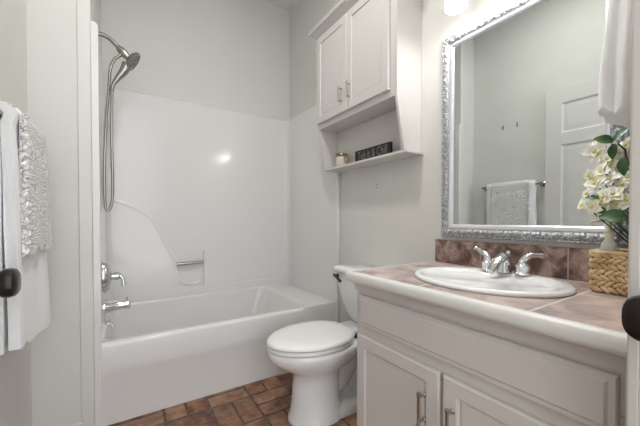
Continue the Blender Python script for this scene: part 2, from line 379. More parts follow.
MB().tube([(PW-.002, PY, .522), (PW+.012, PY, .522), (PW+.02, PY, .522), (PW+.10, PY, .528), (PW+.13, PY, .530), (PW+.138, PY, .530)], [.038, .038, .034, .028, .025, .014], 20).build('spout_body', M_chrome, sp, smooth=40)
MB().tube([(PW+.122, PY, .535), (PW+.122, PY, .500)], .019, 14).build('spout_mouth', M_chrome, sp, smooth=40)
MB().lathe([(.005, 0), (.005, .012), (.009, .014), (.009, .024), (.001, .026)], (PW+.122, PY, .549), 'Z', 14).build('diverter_pin', M_chrome, sp, smooth=40)
ov = thing('overflow_lever', 'small chrome lever fitting low on the wall under the spout', 'lever', (PW, PY, .4))
MB().lathe([(.034, 0), (.034, .005), (.018, .014), (.018, .026), (.001, .032)], (PW-.001, PY, .418), 'X', 24).build('plate', M_chrome, ov, smooth=40)
MB().tube([(PW+.022, PY, .440), (PW+.028, PY, .420), (PW+.042, PY-.004, .410), (PW+.052, PY-.006, .386)], [.008, .009, .007, .008], 10).build('lever', M_chrome, ov, smooth=50)
# ---- hand shower
hs = thing('hand_shower', 'brushed nickel hand shower on a bent arm with hanging hose', 'shower', (PW, PY, 2.15))
az = 2.19
MB().lathe([(.03, 0), (.028, .006), (.012, .014)], (AX0+.0, PY, az), 'X', 24).build('wall_flange', M_nickel, hs, smooth=40)
arm = cmr([(AX0+.002, PY, az), (AX0+.035, PY, az), (AX0+.07, PY, az-.015), (-.035, PY, 2.150), (-.018, PY, 2.133)], 4)
MB().tube(arm, .0125, 14).build('shower_arm', M_nickel, hs, smooth=60)
J = Vector((-.004, PY, 2.118))
MB().tube([J+Vector((-.026, 0, .024)), J+Vector((-.010, 0, .009)), J+Vector((.012, 0, -.012)), J+Vector((.034, 0, -.030))], [.014, .023, .024, .019], 16).build('swivel_holder', M_nickel, hs, smooth=50)
hd = Vector((.84, -.10, -.52)).normalized()             # direction the spray face looks
Hc = Vector((.052, PY-.004, 2.072))
hh = MB().lathe([(.001, -.030), (.026, -.028), (.050, -.016), (.064, -.002), (.066, .006), (.062, .011), (.001, .012)], Hc, hd, 36).build('shower_head', M_nickel, hs, smooth=35)
u = hd.orthogonal().normalized(); w = hd.cross(u); nz = MB()
for rr_, n_ in ((.014, 6), (.030, 12), (.047, 20)):
    for k in range(n_):
        a = 2*pi*k/n_; nz.ball(Hc+hd*.012+(u*cos(a)+w*sin(a))*rr_, .0038, 6, 4)
nz.build('nozzles', newmat('grey rubber', (.12, .12, .12), .6), hh, smooth=60)
hb = cmr([Hc+Vector((-.030, 0, -.030)), Hc+Vector((-.052, 0, -.080)), Hc+Vector((-.080, 0, -.125)), (-.052, PY, 1.905), (-.060, PY, 1.865)], 4)
MB().tube(hb, [.030-.019*min(1, k/12) for k in range(len(hb))], 14).build('handle', M_nickel, hs, smooth=60)
hose = cmr([(-.059, PY, 1.875), (-.063, PY, 1.70), (-.064, PY, 1.497), (-.061, PY, 1.30), (-.065, PY, 1.19), (-.075, PY, 1.138), (-.088, PY, 1.121), (-.100, PY, 1.150), (-.104, PY, 1.309), (-.100, PY+.008, 1.50),
            (-.090, PY+.020, 1.70), (-.078, PY+.024, 1.86), (-.069, PY+.022, 1.988), (-.050, PY+.012, 2.055), (-.020, PY+.002, 2.088), (J.x+.004, PY, J.z-.014)], 8)
MB().tube(hose, .0085, 10).build('hose', M_nickel, hs, smooth=60)
# ================================================================= TOILET
TY = 1.425
t = thing('toilet', 'white two-piece toilet with closed lid between tub and vanity', 'toilet', (1.0, TY, 0))
def egg(cx, cy, lb, lf, hw, z, n=48, back=2.6):          # nose towards -X
    out = []
    for j in range(n):
        a = 2*pi*j/n; c, s_ = cos(a), sin(a)
        if c < 0: x = cx+lf*c; y = cy+hw*s_*(1-.06*c*c)
        else: x = cx+lb*abs(c)**(2/back); y = cy+hw*math.copysign(abs(s_)**(2/2.3), s_)
        out.append((x, y, z))
    return out
m = MB()
m.loft([egg(.88, TY, .150, .160, .130, 0), egg(.88, TY, .150, .160, .130, .014), egg(.88, TY, .142, .150, .122, .03), egg(.88, TY, .135, .140, .110, .10), egg(.88, TY, .130, .134, .103, .19),
        egg(.88, TY, .135, .130, .104, .245), egg(.88, TY, .16, .155, .122, .268), egg(.88, TY, .21, .20, .148, .295), egg(.875, TY, .26, .235, .168, .325), egg(.87, TY, .28, .256, .180, .350), egg(.87, TY, .29, .262, .184, .372), egg(.87, TY, .29, .262, .184, .392), egg(.87, TY, .285, .256, .178, .398)])
m.build('bowl', M_porc, t, smooth=60)
# trapway and foot behind the pedestal
m = MB(); m.loft([rr(.93, 1.30, TY-.118, TY+.118, .05, 0), rr(.93, 1.30, TY-.118, TY+.118, .05, .02), rr(.94, 1.29, TY-.105, TY+.105, .05, .045), rr(.96, 1.28, TY-.07, TY+.07, .05, .06)])
m.build('foot', M_porc, t, smooth=50)
m = MB(); m.tube([(.98, TY, .13), (1.04, TY, .20), (1.10, TY, .27), (1.16, TY, .24), (1.19, TY, .14), (1.20, TY, .03)], [.075, .08, .082, .08, .075, .075], 20)
m.build('trapway', M_porc, t, smooth=60)
m = MB(); m.loft([rr(1.08, 1.38, TY-.12, TY+.12, .03, .30), rr(1.08, 1.395, TY-.17, TY+.17, .03, .36), rr(1.08, 1.395, TY-.18, TY+.18, .03, .392), rr(1.09, 1.39, TY-.17, TY+.17, .03, .398)])
m.build('tank_shelf', M_porc, t, smooth=50)
m = MB(); cx = .862
m.loft([egg(cx, TY, .22, .252, .178, .402), egg(cx, TY, .225, .258, .184, .406), egg(cx, TY, .225, .258, .184, .418), egg(cx, TY, .22, .252, .178, .423)])
m.build('seat', M_seat, t, smooth=50)
m = MB()
m.loft([egg(cx, TY, .222, .254, .181, .4265), egg(cx, TY, .228, .260, .187, .430), egg(cx, TY, .228, .260, .187, .438), egg(cx, TY, .222, .252, .180, .447), egg(cx, TY, .205, .24, .160, .453), egg(cx, TY, .15, .18, .115, .457), egg(cx, TY, .06, .08, .05, .459)])
m.build('lid', M_seat, t, smooth=50)
for s_ in (-1, 1): MB().tube([(1.075, TY+s_*.075-.02, .432), (1.075, TY+s_*.075+.02, .432)], .013, 14).build('lid_hinge', M_seat, t, smooth=40)
TT = 1.473
m = MB(); m.loft([rr(1.262, 1.392, TT-.10, TT+.10, .03, .398), rr(1.248, 1.396, TT-.125, TT+.125, .035, .412), rr(1.232, 1.398, TT-.160, TT+.160, .035, .46), rr(1.218, 1.399, TT-.188, TT+.188, .035, .53), rr(1.207, 1.399, TT-.214, TT+.214, .035, .62), rr(1.202, 1.399, TT-.234, TT+.234, .035, .715)])
m.build('tank', M_porc, t, smooth=50)
m = MB(); m.loft([rr(1.193, 1.402, TT-.243, TT+.243, .035, .716), rr(1.187, 1.404, TT-.249, TT+.249, .04, .722), rr(1.187, 1.404, TT-.249, TT+.249, .04, .742), rr(1.195, 1.400, TT-.241, TT+.241, .04, .752), rr(1.22, 1.38, TT-.22, TT+.22, .04, .756)])
m.build('tank_lid', M_porc, t, smooth=50)
m = MB().lathe([(.016, 0), (.016, .006), (.009, .010), (.009, .016)], (1.206, 1.668, .688), (-1, 0, 0), 18)
m.tube([(1.190, 1.690, .693), (1.182, 1.676, .694), (1.176, 1.640, .684), (1.176, 1.600, .664)], [.010, .011, .008, .010], 12)
m.build('flush_lever', newmat('dark nickel', (.10, .095, .09), .25, .9), t, smooth=50)
MB().ball((1.10, TY-.108, .046), (.014, .014, .014)).build('bolt_cap', M_bronze, t, smooth=60)
# ================================================================= VANITY
VF = .858; VY0, VY1 = .167, 1.044; Z_T = .842
va = thing('vanity_cabinet', 'off-white two-door vanity cabinet under the tiled counter', 'cabinet', (1.12, .6, 0))
m = MB().box(VF, XR-.001, VY0, VY1, .09, .66); m.box(VF, VF+.02, VY0, VY1, .6605, .7995); m.box(VF+.0205, XR-.001, VY0, VY0+.018, .6605, .7995); m.box(VF+.0205, XR-.001, VY1-.018, VY1, .6605, .7995)
m.box(VF+.06, XR-.001, VY0, VY1, 0, .0895)
m.build('cabinet_body', M_cab, va, bevel=.0015, seg=1)
MB().prism([(VF, .757), (VF-.005, .757), (VF-.006, .764), (VF-.009, .775), (VF-.014, .786), (VF-.024, .791), (VF-.024, .7995), (VF, .7995)], 'Y', VY0, VY1+.003).build('cove_moulding', M_cab, va, smooth=30)
dp = [(0, 0), (0, .013), (.004, .019), (.010, .020), (.018, .020), (.026, .0245), (.032, .0245)]
MB().panelX(VF, .196, 1.016, .618, .747, [(0, 0), (0, .012), (.003, .016), (.014, .016), (.020, .021), (.03, .021)]).build('false_drawer_front', M_cab, va, smooth=20)
pr = [(0, 0), (0, .014), (.003, .018), (.006, .020), (.048, .020), (.052, .017), (.054, .010), (.058, .010), (.062, .013), (.066, .013)]
for a, b, hy in ((.612, 1.022, .668), (.196, .600, .563)):
    d = MB().panelX(VF, a, b, .105, .578, pr).build('cabinet_door', M_cab, va, smooth=20)
    hx = VF-.020-.028
    m = MB().tube([(hx, hy, .497), (hx, hy, .490), (hx, hy, .482), (hx, hy, .455), (hx, hy, .425), (hx, hy, .398), (hx, hy, .391), (hx, hy, .384)], [.0068, .0075, .0052, .0056, .0056, .0052, .0075, .0068], 14)
    for z in (.482, .399): m.lathe([(.0085, 0), (.0085, .003), (.005, .006), (.005, .028)], (VF-.019, hy, z), (-1, 0, 0), 14)
    m.build('bar_pull', M_pull, d, smooth=40)
for y in (1.0295,):
    for z in (.52, .72): pass
# counter: tiled slab with a hole for the basin, wooden nosing
SX, SY, SB, SA = 1.106, .618, .222, .262
ct = thing('countertop', 'pinkish brown stone-tiled countertop with white rounded wooden nosing', 'countertop', (1.11, .61, .79))
cx0, cx1, cy0, cy1 = .824, XR-.001, .167, 1.040
n = 72; top = []; hole = []
for j in range(n):
    a = 2*pi*(j+.5)/n; c, s_ = cos(a), sin(a); hole.append((SX+(SB-.02)*c, SY+(SA-.02)*s_))
    k = min((cx1-SX)/c if c > 1e-6 else (cx0-SX)/c if c < -1e-6 else 9, (cy1-SY)/s_ if s_ > 1e-6 else (cy0-SY)/s_ if s_ < -1e-6 else 9)
    top.append([SX+k*c, SY+k*s_])
for cxx, cyy in ((cx0, cy0), (cx0, cy1), (cx1, cy0), (cx1, cy1)):
    q = min(top, key=lambda p: (p[0]-cxx)**2+(p[1]-cyy)**2); q[0], q[1] = cxx, cyy
m = MB(); m.loft([[(x, y, .80) for x, y in hole], [(x, y, Z_T) for x, y in hole], [(x, y, Z_T) for x, y in top], [(x, y, .80) for x, y in top], [(x, y, .80) for x, y in hole]], False, False)
m.build('tile_top', M_ctile, ct)
ns = [(cx0, .803), (cx0, .845), (cx0-.014, .8465), (cx0-.022, .844), (cx0-.027, .837), (cx0-.028, .828), (cx0-.028, .817), (cx0-.026, .809), (cx0-.020, .804), (cx0-.012, .803)]
m = MB(); m.prism(ns, 'Y', cy0, cy1+.008); m.prism([(cy1, .801), (cy1, .845), (cy1+.008, .8455), (cy1+.013, .838), (cy1+.013, .811), (cy1+.006, .801)], 'X', cx0-.022, cx1)
m.build('wood_nosing', M_wood, ct, smooth=45)
bs = tag(MB().box(XR-.014, XR-.0005, .167, 1.047, Z_T+.0005, .962).build('backsplash', M_btile, bevel=.002), 'mottled brown stone tile backsplash strip below the mirror', 'backsplash')
# basin
sk = thing('sink', 'white oval drop-in washbasin set in the tiled counter', 'sink', (SX, SY, Z_T))
def er(dx, ib, ia, z): return ell(SX+dx, SY, SB-ib, SA-ia, z, 64)
m = MB(); m.loft([er(0, .004, .004, Z_T+.0005), er(0, 0, 0, Z_T+.006), er(0, .003, .003, Z_T+.013), er(0, .012, .012, Z_T+.0165), er(-.004, .028, .026, Z_T+.0155), er(-.020, .048, .038, Z_T+.011),
                  er(-.022, .056, .048, Z_T-.004), er(-.022, .066, .066, Z_T-.05), er(-.020, .088, .105, Z_T-.10), er(-.016, .13, .17, Z_T-.128), er(-.01, .19, .238, Z_T-.132)])
m.build('basin', M_porc, sk, smooth=60)
MB().lathe([(.001, .002), (.016, .002), (.02, 0)], (SX-.01, SY, Z_T-.131)).build('drain', M_chrome, sk, smooth=40)
MB().loft([[(1.2+.0+.004*cos(a)-.0, .578+.016*sin(a), Z_T-.012+.004*cos(a)) for a in [2*pi*j/20 for j in range(20)]], [(1.198+.003*cos(a), .578+.013*sin(a), Z_T-.010+.003*cos(a)) for a in [2*pi*j/20 for j in range(20)]]]).build('overflow_mark', newmat('grey mark', (.45, .45, .46), .3), sk)
# faucet
FZ = Z_T+.016; FX = 1.270; FY = .630
fc = thing('faucet', 'chrome two-handle widespread basin tap at the back of the sink', 'faucet', (FX, FY, FZ))
m = MB().lathe([(.027, 0), (.027, .006), (.022, .012), (.020, .03), (.018, .04), (.001, .044)], (FX, FY, FZ))
m.tube([(FX+.006, FY, FZ+.020), (FX+.002, FY, FZ+.050), (FX-.016, FY, FZ+.062), (FX-.05, FY, FZ+.050), (FX-.085, FY, FZ+.024), (FX-.102, FY, FZ+.010)], [(.021, .022), (.019, .023), (.017, .023), (.014, .020), (.012, .017), (.011, .013)], 20, flat=(1, 0, 0))
m.build('spout', M_chrome, fc, smooth=50)
MB().lathe([(.004, 0), (.004, .030), (.008, .034), (.010, .042), (.008, .050), (.001, .053)], (FX+.030, FY, FZ+.032), 'Z', 16).build('lift_rod', M_chrome, fc, smooth=40)
for s_, dy in ((1, .066), (-1, -.066)):
    c = (FX, FY+dy, FZ)
    MB().lathe([(.028, 0), (.028, .006), (.023, .010), (.0225, .026), (.025, .030), (.025, .034), (.016, .044), (.013, .056), (.001, .062)], c).build('handle_base', M_chrome, fc, smooth=35)
    e = 1 if s_ > 0 else -1
    if s_ > 0: P_ = [(FX, c[1], FZ+.050), (FX+.002, c[1]+.012, FZ+.064), (FX+.006, c[1]+.03, FZ+.070), (FX+.012, c[1]+.046, FZ+.077), (FX+.016, c[1]+.062, FZ+.083), (FX+.017, c[1]+.066, FZ+.084)]
    else: P_ = [(FX, c[1], FZ+.050), (FX+.002, c[1]-.008, FZ+.064), (FX+.010, c[1]-.022, FZ+.074), (FX+.030, c[1]-.034, FZ+.074), (FX+.046, c[1]-.044, FZ+.072), (FX+.049, c[1]-.046, FZ+.072)]
    MB().tube(P_, [(.013, .013), (.012, .012), (.010, .010), (.008, .009), (.010, .012), (.004, .006)], 14, flat=(0, 0, 1)).build('lever', M_chrome, fc, smooth=50)
# ================================================================= MIRROR
MY0, MY1, MZ0, MZ1 = .305, 1.008, .978, 1.990
mi = thing('wall_mirror', 'large wall mirror in an ornate antiqued silver frame above the counter', 'mirror', (XR, .655, MZ0))
FWD = .064
m = MB()
rings = []
for ins, h in [(0, .0), (0, .016), (.004, .021), (.009, .022), (.013, .018), (.020, .026), (.030, .029), (.038, .024), (.042, .016), (.0425, .0)]:
    rings.append([(XR-.0005-h, MY0+ins, MZ0+ins), (XR-.0005-h, MY1-ins, MZ0+ins), (XR-.0005-h, MY1-ins, MZ1-ins), (XR-.0005-h, MY0+ins, MZ1-ins)])
m.loft(rings, False, False)
m.build('carved_frame', M_silver, mi, smooth=40)
m = MB()                                               # carved scrolls along the frame
def scrolls(p0, p1, up):
    p0, p1, up = Vector(p0), Vector(p1), Vector(up); d = (p1-p0); L_ = d.length; d.normalize(); k = int(L_/.017)
    for i in range(k):
        c = p0+d*(L_*(i+.5)/k); a = .75 if i % 2 else -.75
        ax = Vector((1, 0, 0)); q = Matrix.Rotation(a, 3, ax); e1 = q @ d
        Mx = Matrix((ax, e1, ax.cross(e1))).transposed()
        m.ball(c+up*(.004 if i % 2 else -.004), (.0045, .0095, .0036), 8, 5, Mx)
        m.ball(c+d*.0085-up*(.012 if i % 2 else -.012), (.004, .0035, .0035), 6, 4)
xc = XR-.029
scrolls((xc, MY0+.02, MZ0+.027), (xc, MY1-.02, MZ0+.027), (0, 0, 1)); scrolls((xc, MY0+.02, MZ1-.027), (xc, MY1-.02, MZ1-.027), (0, 0, -1))
scrolls((xc, MY0+.027, MZ0+.035), (xc, MY0+.027, MZ1-.035), (0, 1, 0)); scrolls((xc, MY1-.027, MZ0+.035), (xc, MY1-.027, MZ1-.035), (0, -1, 0))
so = m.build('carved_scrolls', M_silver, mi, smooth=60)
m = MB(); rings = []
for ins, h in [(.041, .004), (.041, .017), (.046, .021), (.054, .019), (.061, .010), (FWD, .008), (FWD, .004)]:
    rings.append([(XR-.0005-h, MY0+ins, MZ0+ins), (XR-.0005-h, MY1-ins, MZ0+ins), (XR-.0005-h, MY1-ins, MZ1-ins), (XR-.0005-h, MY0+ins, MZ1-ins)])
m.loft(rings, False, False); m.build('inner_trim', M_silver2, mi, smooth=40)
MB().box(XR-.0075, XR-.004, MY0+.05, MY1-.05, MZ0+.05, MZ1-.05).build('mirror_glass', M_mirror, mi)
# ================================================================= VANITY LIGHT
vl = thing('vanity_light', 'three-shade vanity light bar with frosted glass above the mirror', 'light fixture', (XR, .655, 2.14))
MB().box(XR-.022, XR-.0005, .37, .94, 2.155, 2.225).build('back_plate', M_nickel, vl, bevel=.006)
LX = 1.285
for y in (.858, .655, .452):
    MB().tube([(XR-.02, y, 2.19), (LX+.03, y, 2.20), (LX, y, 2.19), (LX, y, 2.165)], .008, 12).build('arm', M_nickel, vl, smooth=50)
    sh = MB().lathe([(.024, .135), (.038, .120), (.048, .06), (.051, .0), (.0485, .0), (.045, .06), (.035, .116), (.022, .130)], (LX, y, 2.033), 'Z', 36, cap=False).build('glass_shade', M_shade, vl, smooth=50)
    MB().tube([(LX+.050*cos(a), y+.050*sin(a), 2.032) for a in [2*pi*k/40 for k in range(41)]], .0025, 8).build('shade_rim', M_nickel, sh, smooth=60)
    MB().ball((LX, y, 2.105), (.022, .022, .03), 14, 10).build('bulb', M_bulb, sh, smooth=60)
    L = bpy.data.lights.new('vanity_bulb_light', 'POINT'); L.energy = P_VANITY; L.shadow_soft_size = .035; L.color = (1, .985, .97)
    lo = bpy.data.objects.new('vanity_bulb_light', L); COL.objects.link(lo); lo.parent = vl; lo.location = Vector((LX, y, 2.04))-vl.location
# flush ceiling lamp, out of view, added to brighten the room evenly
cl = thing('added_fill_lamp', 'round flush white ceiling lamp out of view, added as fill light', 'light fixture', (.45, 1.0, ZC))
MB().lathe([(.15, 0), (.15, -.02), (.14, -.03)], (.45, 1.0, ZC)).build('canopy', M_nickel, cl, smooth=40)
MB().lathe([(.14, -.025), (.13, -.05), (.09, -.075), (.001, -.085)], (.45, 1.0, ZC)).build('glass_bowl', M_shade, cl, smooth=60)
L = bpy.data.lights.new('ceiling_fill_light', 'AREA'); L.shape = 'DISK'; L.size = .28; L.energy = P_CEIL_FILL; L.color = (1, .975, .94)
lo = bpy.data.objects.new('ceiling_fill_light', L); COL.objects.link(lo); lo.parent = cl; lo.location = (0, 0, -.09)
# ================================================================= WALL CABINET
wc = thing('bathroom_cabinet', 'white two-door wall cabinet with crown and open lower shelf over the toilet', 'cabinet', (1.31, 1.54, 1.43))
CX, CY0, CY1 = 1.217, 1.152, 1.936
XN = 1.378   # the far side is scribed around the surround flange
m = MB().box(CX, XN, CY0+.001, CY1-.001, 1.727, 2.40)
m.build('cabinet_box', M_cabw, wc, bevel=.0015, seg=1)
for a, xb_ in ((CY0, XR-.001), (CY1-.018, XN)):
    MB().prism([(CX-.002, 2.40), (CX-.002, 1.727), (1.276, 1.430), (xb_, 1.430), (xb_, 2.40)], 'Y', a, a+.018).build('side_panel', M_cabw, wc, bevel=.0012, seg=1)
MB().box(1.268, XN, CY0-.018, CY1-.0, 1.428, 1.443).box(XN, XR-.001, CY0-.018, 1.905, 1.428, 1.443).build('shelf', M_cabw, wc, bevel=.002)
MB().box(XN, XR-.001, CY0+.018, 1.905, 1.443, 1.727).box(XN, XN+.006, 1.905, CY1-.018, 1.443, 1.727).build('back_panel', M_cabw, wc)
cr = [(0, 2.385), (.006, 2.385), (.008, 2.394), (.014, 2.397), (.022, 2.410), (.040, 2.424), (.052, 2.428), (.056, 2.436), (.056, 2.448), (0, 2.448)]
m = MB(); rings = []
x_, a_, b_ = CX-.002, CY0, CY1
rings = [[(XR-.001, a_-o, z) for o, z in cr], [(x_-o, a_-o, z) for o, z in cr], [(x_-o, b_+o, z) for o, z in cr], [(XR-.001, b_+o, z) for o, z in cr]]
m.loft(rings); m.build('crown_moulding', M_cabw, wc, smooth=25)
pw = [(0, 0), (0, .014), (.003, .018), (.048, .018), (.051, .012), (.056, .012), (.066, .015), (.07, .015)]
for a, b, hy in ((1.570, 1.926, 1.617), (1.200, 1.568, 1.532)):
    d = MB().panelX(CX-.002, a, b, 1.765, 2.382, pw).build('cabinet_door', M_cabw, wc, smooth=20)
    hx = CX-.02-.026
    m = MB().tube([(hx, hy, 1.93), (hx, hy, 1.922), (hx, hy, 1.832), (hx, hy, 1.824)], [.0048, .0052, .0052, .0048], 12)
    for z in (1.915, 1.839): m.lathe([(.007, 0), (.007, .003), (.0045, .005), (.0045, .028)], (CX-.019, hy, z), (-1, 0, 0), 12)
    m.build('bar_pull', M_pull, d, smooth=40)
# sign on the shelf
SGX, SZ = 1.318, 1.4435
sg = thing('sign_board', 'small black word sign standing on the open cabinet shelf', 'sign', (SGX, 1.45, SZ))
MB().box(SGX-.011, SGX+.011, 1.292, 1.615, SZ, SZ+.078).build('board', M_sign, sg, bevel=.002)
fc_ = bpy.data.curves.new('lettering', 'FONT'); fc_.body = 'Tub it & Chill'; fc_.size = .058; fc_.extrude = .0006; fc_.align_x = 'CENTER'; fc_.align_y = 'CENTER'; fc_.shear = .0
to = bpy.data.objects.new('lettering', fc_); COL.objects.link(to); to.location = (0, 0, 0); tm = bpy.data.meshes.new_from_object(to); bpy.data.objects.remove(to)
xs = [v.co.x for v in tm.vertices]; kx = .270/(max(xs)-min(xs)); mx_ = (max(xs)+min(xs))/2
for v in tm.vertices: v.co = Vector((-.0112-v.co.z, -(v.co.x-mx_)*kx, .038+v.co.y*1.3))
tm.materials.append(M_letter); lt = bpy.data.objects.new('lettering', tm); COL.objects.link(lt); lt.parent = sg
# jar
jy = 1.775; jx = 1.315
G_ = 1.18
jr = thing('candle_jar', 'small cream candle jar with gold lid at the shelf corner', 'jar', (jx, jy, SZ))
MB().lathe([(a*G_, b*G_) for a, b in ((.030, 0), (.036, .004), (.038, .03), (.036, .055), (.030, .060), (.001, .060))], (jx, jy, SZ), 'Z', 28).build('jar_body', M_jar, jr, smooth=50)
MB().lathe([(a*G_, b*G_) for a, b in ((.033, .058), (.036, .062), (.036, .074), (.033, .078), (.030, .074), (.030, .062))], (jx, jy, SZ), 'Z', 28).build('rim_band', M_gold, jr, smooth=40)
jp = [(jx-.002+.03*cos(a)*0, jy-.030-.010*sin(a), SZ+.062*(1-a/pi)+.004) for a in [pi*k/8 for k in range(9)]]
MB().tube([(jx-.01, jy-.038, SZ+.080), (jx-.012, jy-.058, SZ+.066), (jx-.014, jy-.074, SZ+.038), (jx-.014, jy-.086, SZ+.010)], [.005, .009, .010, .007], 10).build('cord_loop', M_gold, jr, smooth=50)
# screw anchors in the right wall under the cabinet
for i, (z, lb) in enumerate(((1.297, 'upper of two small wall anchors below the wall cabinet'), (1.276, 'lower of two small wall anchors below the wall cabinet'))):
    tag(MB().lathe([(.005, 0), (.005, .002), (.003, .003), (.002, .001)], (XR, 1.51, z), (-1, 0, 0), 12).build('wall_anchor', newmat('anchor plastic', (.42, .41, .39), .6), smooth=30), lb, 'wall anchor', 'wall anchors')
# picture nails on the left wall (seen in the mirror)
for y, lb in ((1.60, 'brass picture hook high on the left wall, farther from the door'), (1.47, 'brass picture hook high on the left wall, nearer to the door')):
    m = MB().box(XL, XL+.003, y-.006, y+.006, 1.955, 1.995); m.tube([(XL+.003, y, 1.965), (XL+.012, y, 1.955), (XL+.014, y, 1.97)], .0025, 8)
    tag(m.build('picture_hook', M_pull, smooth=40), lb, 'hook', 'picture hooks')
# ================================================================= TOWELS
TBX, TBZ = -.312, 1.385
tb = thing('towel_bar', 'brushed nickel towel bar on the left wall', 'towel bar', (XL, 1.5, TBZ-.02))
MB().tube([(TBX, 1.225, TBZ), (TBX, 1.775, TBZ)], .008, 16).build('bar', M_nickel, tb, smooth=40)
for y in (1.245, 1.760):
    MB().lathe([(.026, 0), (.026, .004), (.018, .010), (.010, .016), (.009, .045), (.014, .050), (.014, .066), (.001, .070)], (XL+.0005, y, TBZ), (1, 0, 0), 24).build('bar_post', M_nickel, tb, smooth=40)
def drape(y0, y1, front_z, back_z, r0, th, amp, seed, flare=0., ny=44, zsag=0., edge=0., bot=None, close=0.):
    """cloth hung over the bar: closed slab, outer sheet and inner sheet"""
    rnd = random.Random(seed); ph = [rnd.uniform(0, 6.28) for _ in range(6)]
    path = []                                           # (dx, z, s) with s signed distance below the bar on the front
    for k in range(15): path.append((-1, back_z+(TBZ-back_z)*k/14))
    for k in range(1, 8): path.append((pi-pi*k/8, None))
    for k in range(27): path.append((1, TBZ-(TBZ-front_z)*k/26))
    def sheet(r, inner=False):
        r_full = r
        rows = []
        for i in range(ny+1):
            v = i/ny; y = y0+(y1-y0)*v; row = []
            for a, z in path:
                r = r_full
                if close and z is not None: kk = min(1, max(0, (TBZ-z)/.02)); r = r_full-(close*kk)
                if z is None: x = TBX+r*cos(a); zz = TBZ+r*sin(a)
                else:
                    d = TBZ-z; D = max(.05, (TBZ-(front_z if a > 0 else back_z)))
                    x = TBX+a*r; zz = z
                    w = min(1, d/.15)
                    if a > 0:
                        x += w*amp*(sin(v*9+ph[0])*.5+sin(v*17+ph[1]+d*3)*.3)+flare*(d/D)**1.5*(.3+.7*v)
                        if bot: zz = TBZ-d*(TBZ-bot(v))/(TBZ-front_z)
                        zz += edge*w*sin(v*40+ph[2])*(d/D)
                    else: x = max(XL+.006, x+w*amp*.2*sin(v*9+ph[3]))
                row.append(Vector((x, y+.004*sin(zz*14+ph[4])*min(1, (TBZ-zz)/.1 if zz < TBZ else 0), zz)))
            rows.append(row)
        return rows
    A, Bq = sheet(r0+th), sheet(r0)
    m = MB(); loops = [a+list(reversed(b)) for a, b in zip(A, Bq)]
    m.loft(loops)
    return m
bw = lambda v: .668-.02*v if v < .25 else .655-.02*v
m = drape(1.285, 1.708, .65, .66, .0085, .027, .008, 1, flare=.020, bot=bw, close=.008)
tag(m.build('bath_towel', M_towel, smooth=60), 'plain white bath towel hanging long over the left wall bar', 'towel')
m = drape(1.318, 1.655, .955, 1.05, .0365, .008, .006, 5, flare=.016, edge=.006, bot=lambda v: .955+.012*sin(v*20))
lc = tag(m.build('lace_towel', M_lace, smooth=60), 'shorter white and grey scroll-patterned towel layered over the plain bath towel', 'towel')
# ruffle along the near edge of the patterned towel
m = MB(); pts = []
for k in range(70):
    z = 1.40-.44*k/69; pts.append((TBX+.049+.004*sin(k*1.7), 1.318+.004*sin(k*.9), z))
m.tube(pts, [(.004+.003*abs(sin(k*1.1)), .007+.004*sin(k*1.3)) for k in range(70)], 8); m.build('ruffled_edge', M_lace, lc, smooth=60)
# hand towel on a ring fixed to the front wall, right of the mirror
tr = thing('towel_ring', 'nickel towel ring on the end wall beside the mirror', 'towel ring', (1.16, .165, 1.80))
MB().lathe([(.025, 0), (.025, .004), (.012, .012), (.010, .045), (.013, .05), (.001, .056)], (1.16, .166, 1.86), (0, 1, 0), 24).build('post', M_nickel, tr, smooth=40)
MB().tube([(1.16+.075*sin(a), .232+.006*(1-cos(a)), 1.785+.075*cos(a)) for a in [2*pi*k/32 for k in range(33)]], .0045, 10).build('ring', M_nickel, tr, smooth=60)
m = MB(); rings = []; n = 64
for k in range(26):
    t_ = k/25; z = 1.745-.415*t_; hw = .055+.055*min(1, t_*1.5); hd_ = (.034+.014*min(1, t_*1.4))*(1-.75*max(0, (t_-.955)/.045))
    if k == 0: hw *= .6; hd_ *= .5; z -= .004
    ring = []
    for j in range(n):
        a = 2*pi*j/n; fold = 1+.10*sin(a*5+1+t_*1.2)+.06*sin(a*9+2)
        ring.append((1.155+hw*cos(a)*fold, .256+.004*t_+hd_*sin(a)*fold, z+(.010*cos(a*2+.5)+.012*sin(a) if t_ > .9 else 0)*(t_-.9)*10))
    rings.append(ring)
m.loft(rings); tag(m.build('hand_towel', M_towel, smooth=70), 'white hand towel bunched through the ring, hanging before the mirror edge', 'towel')
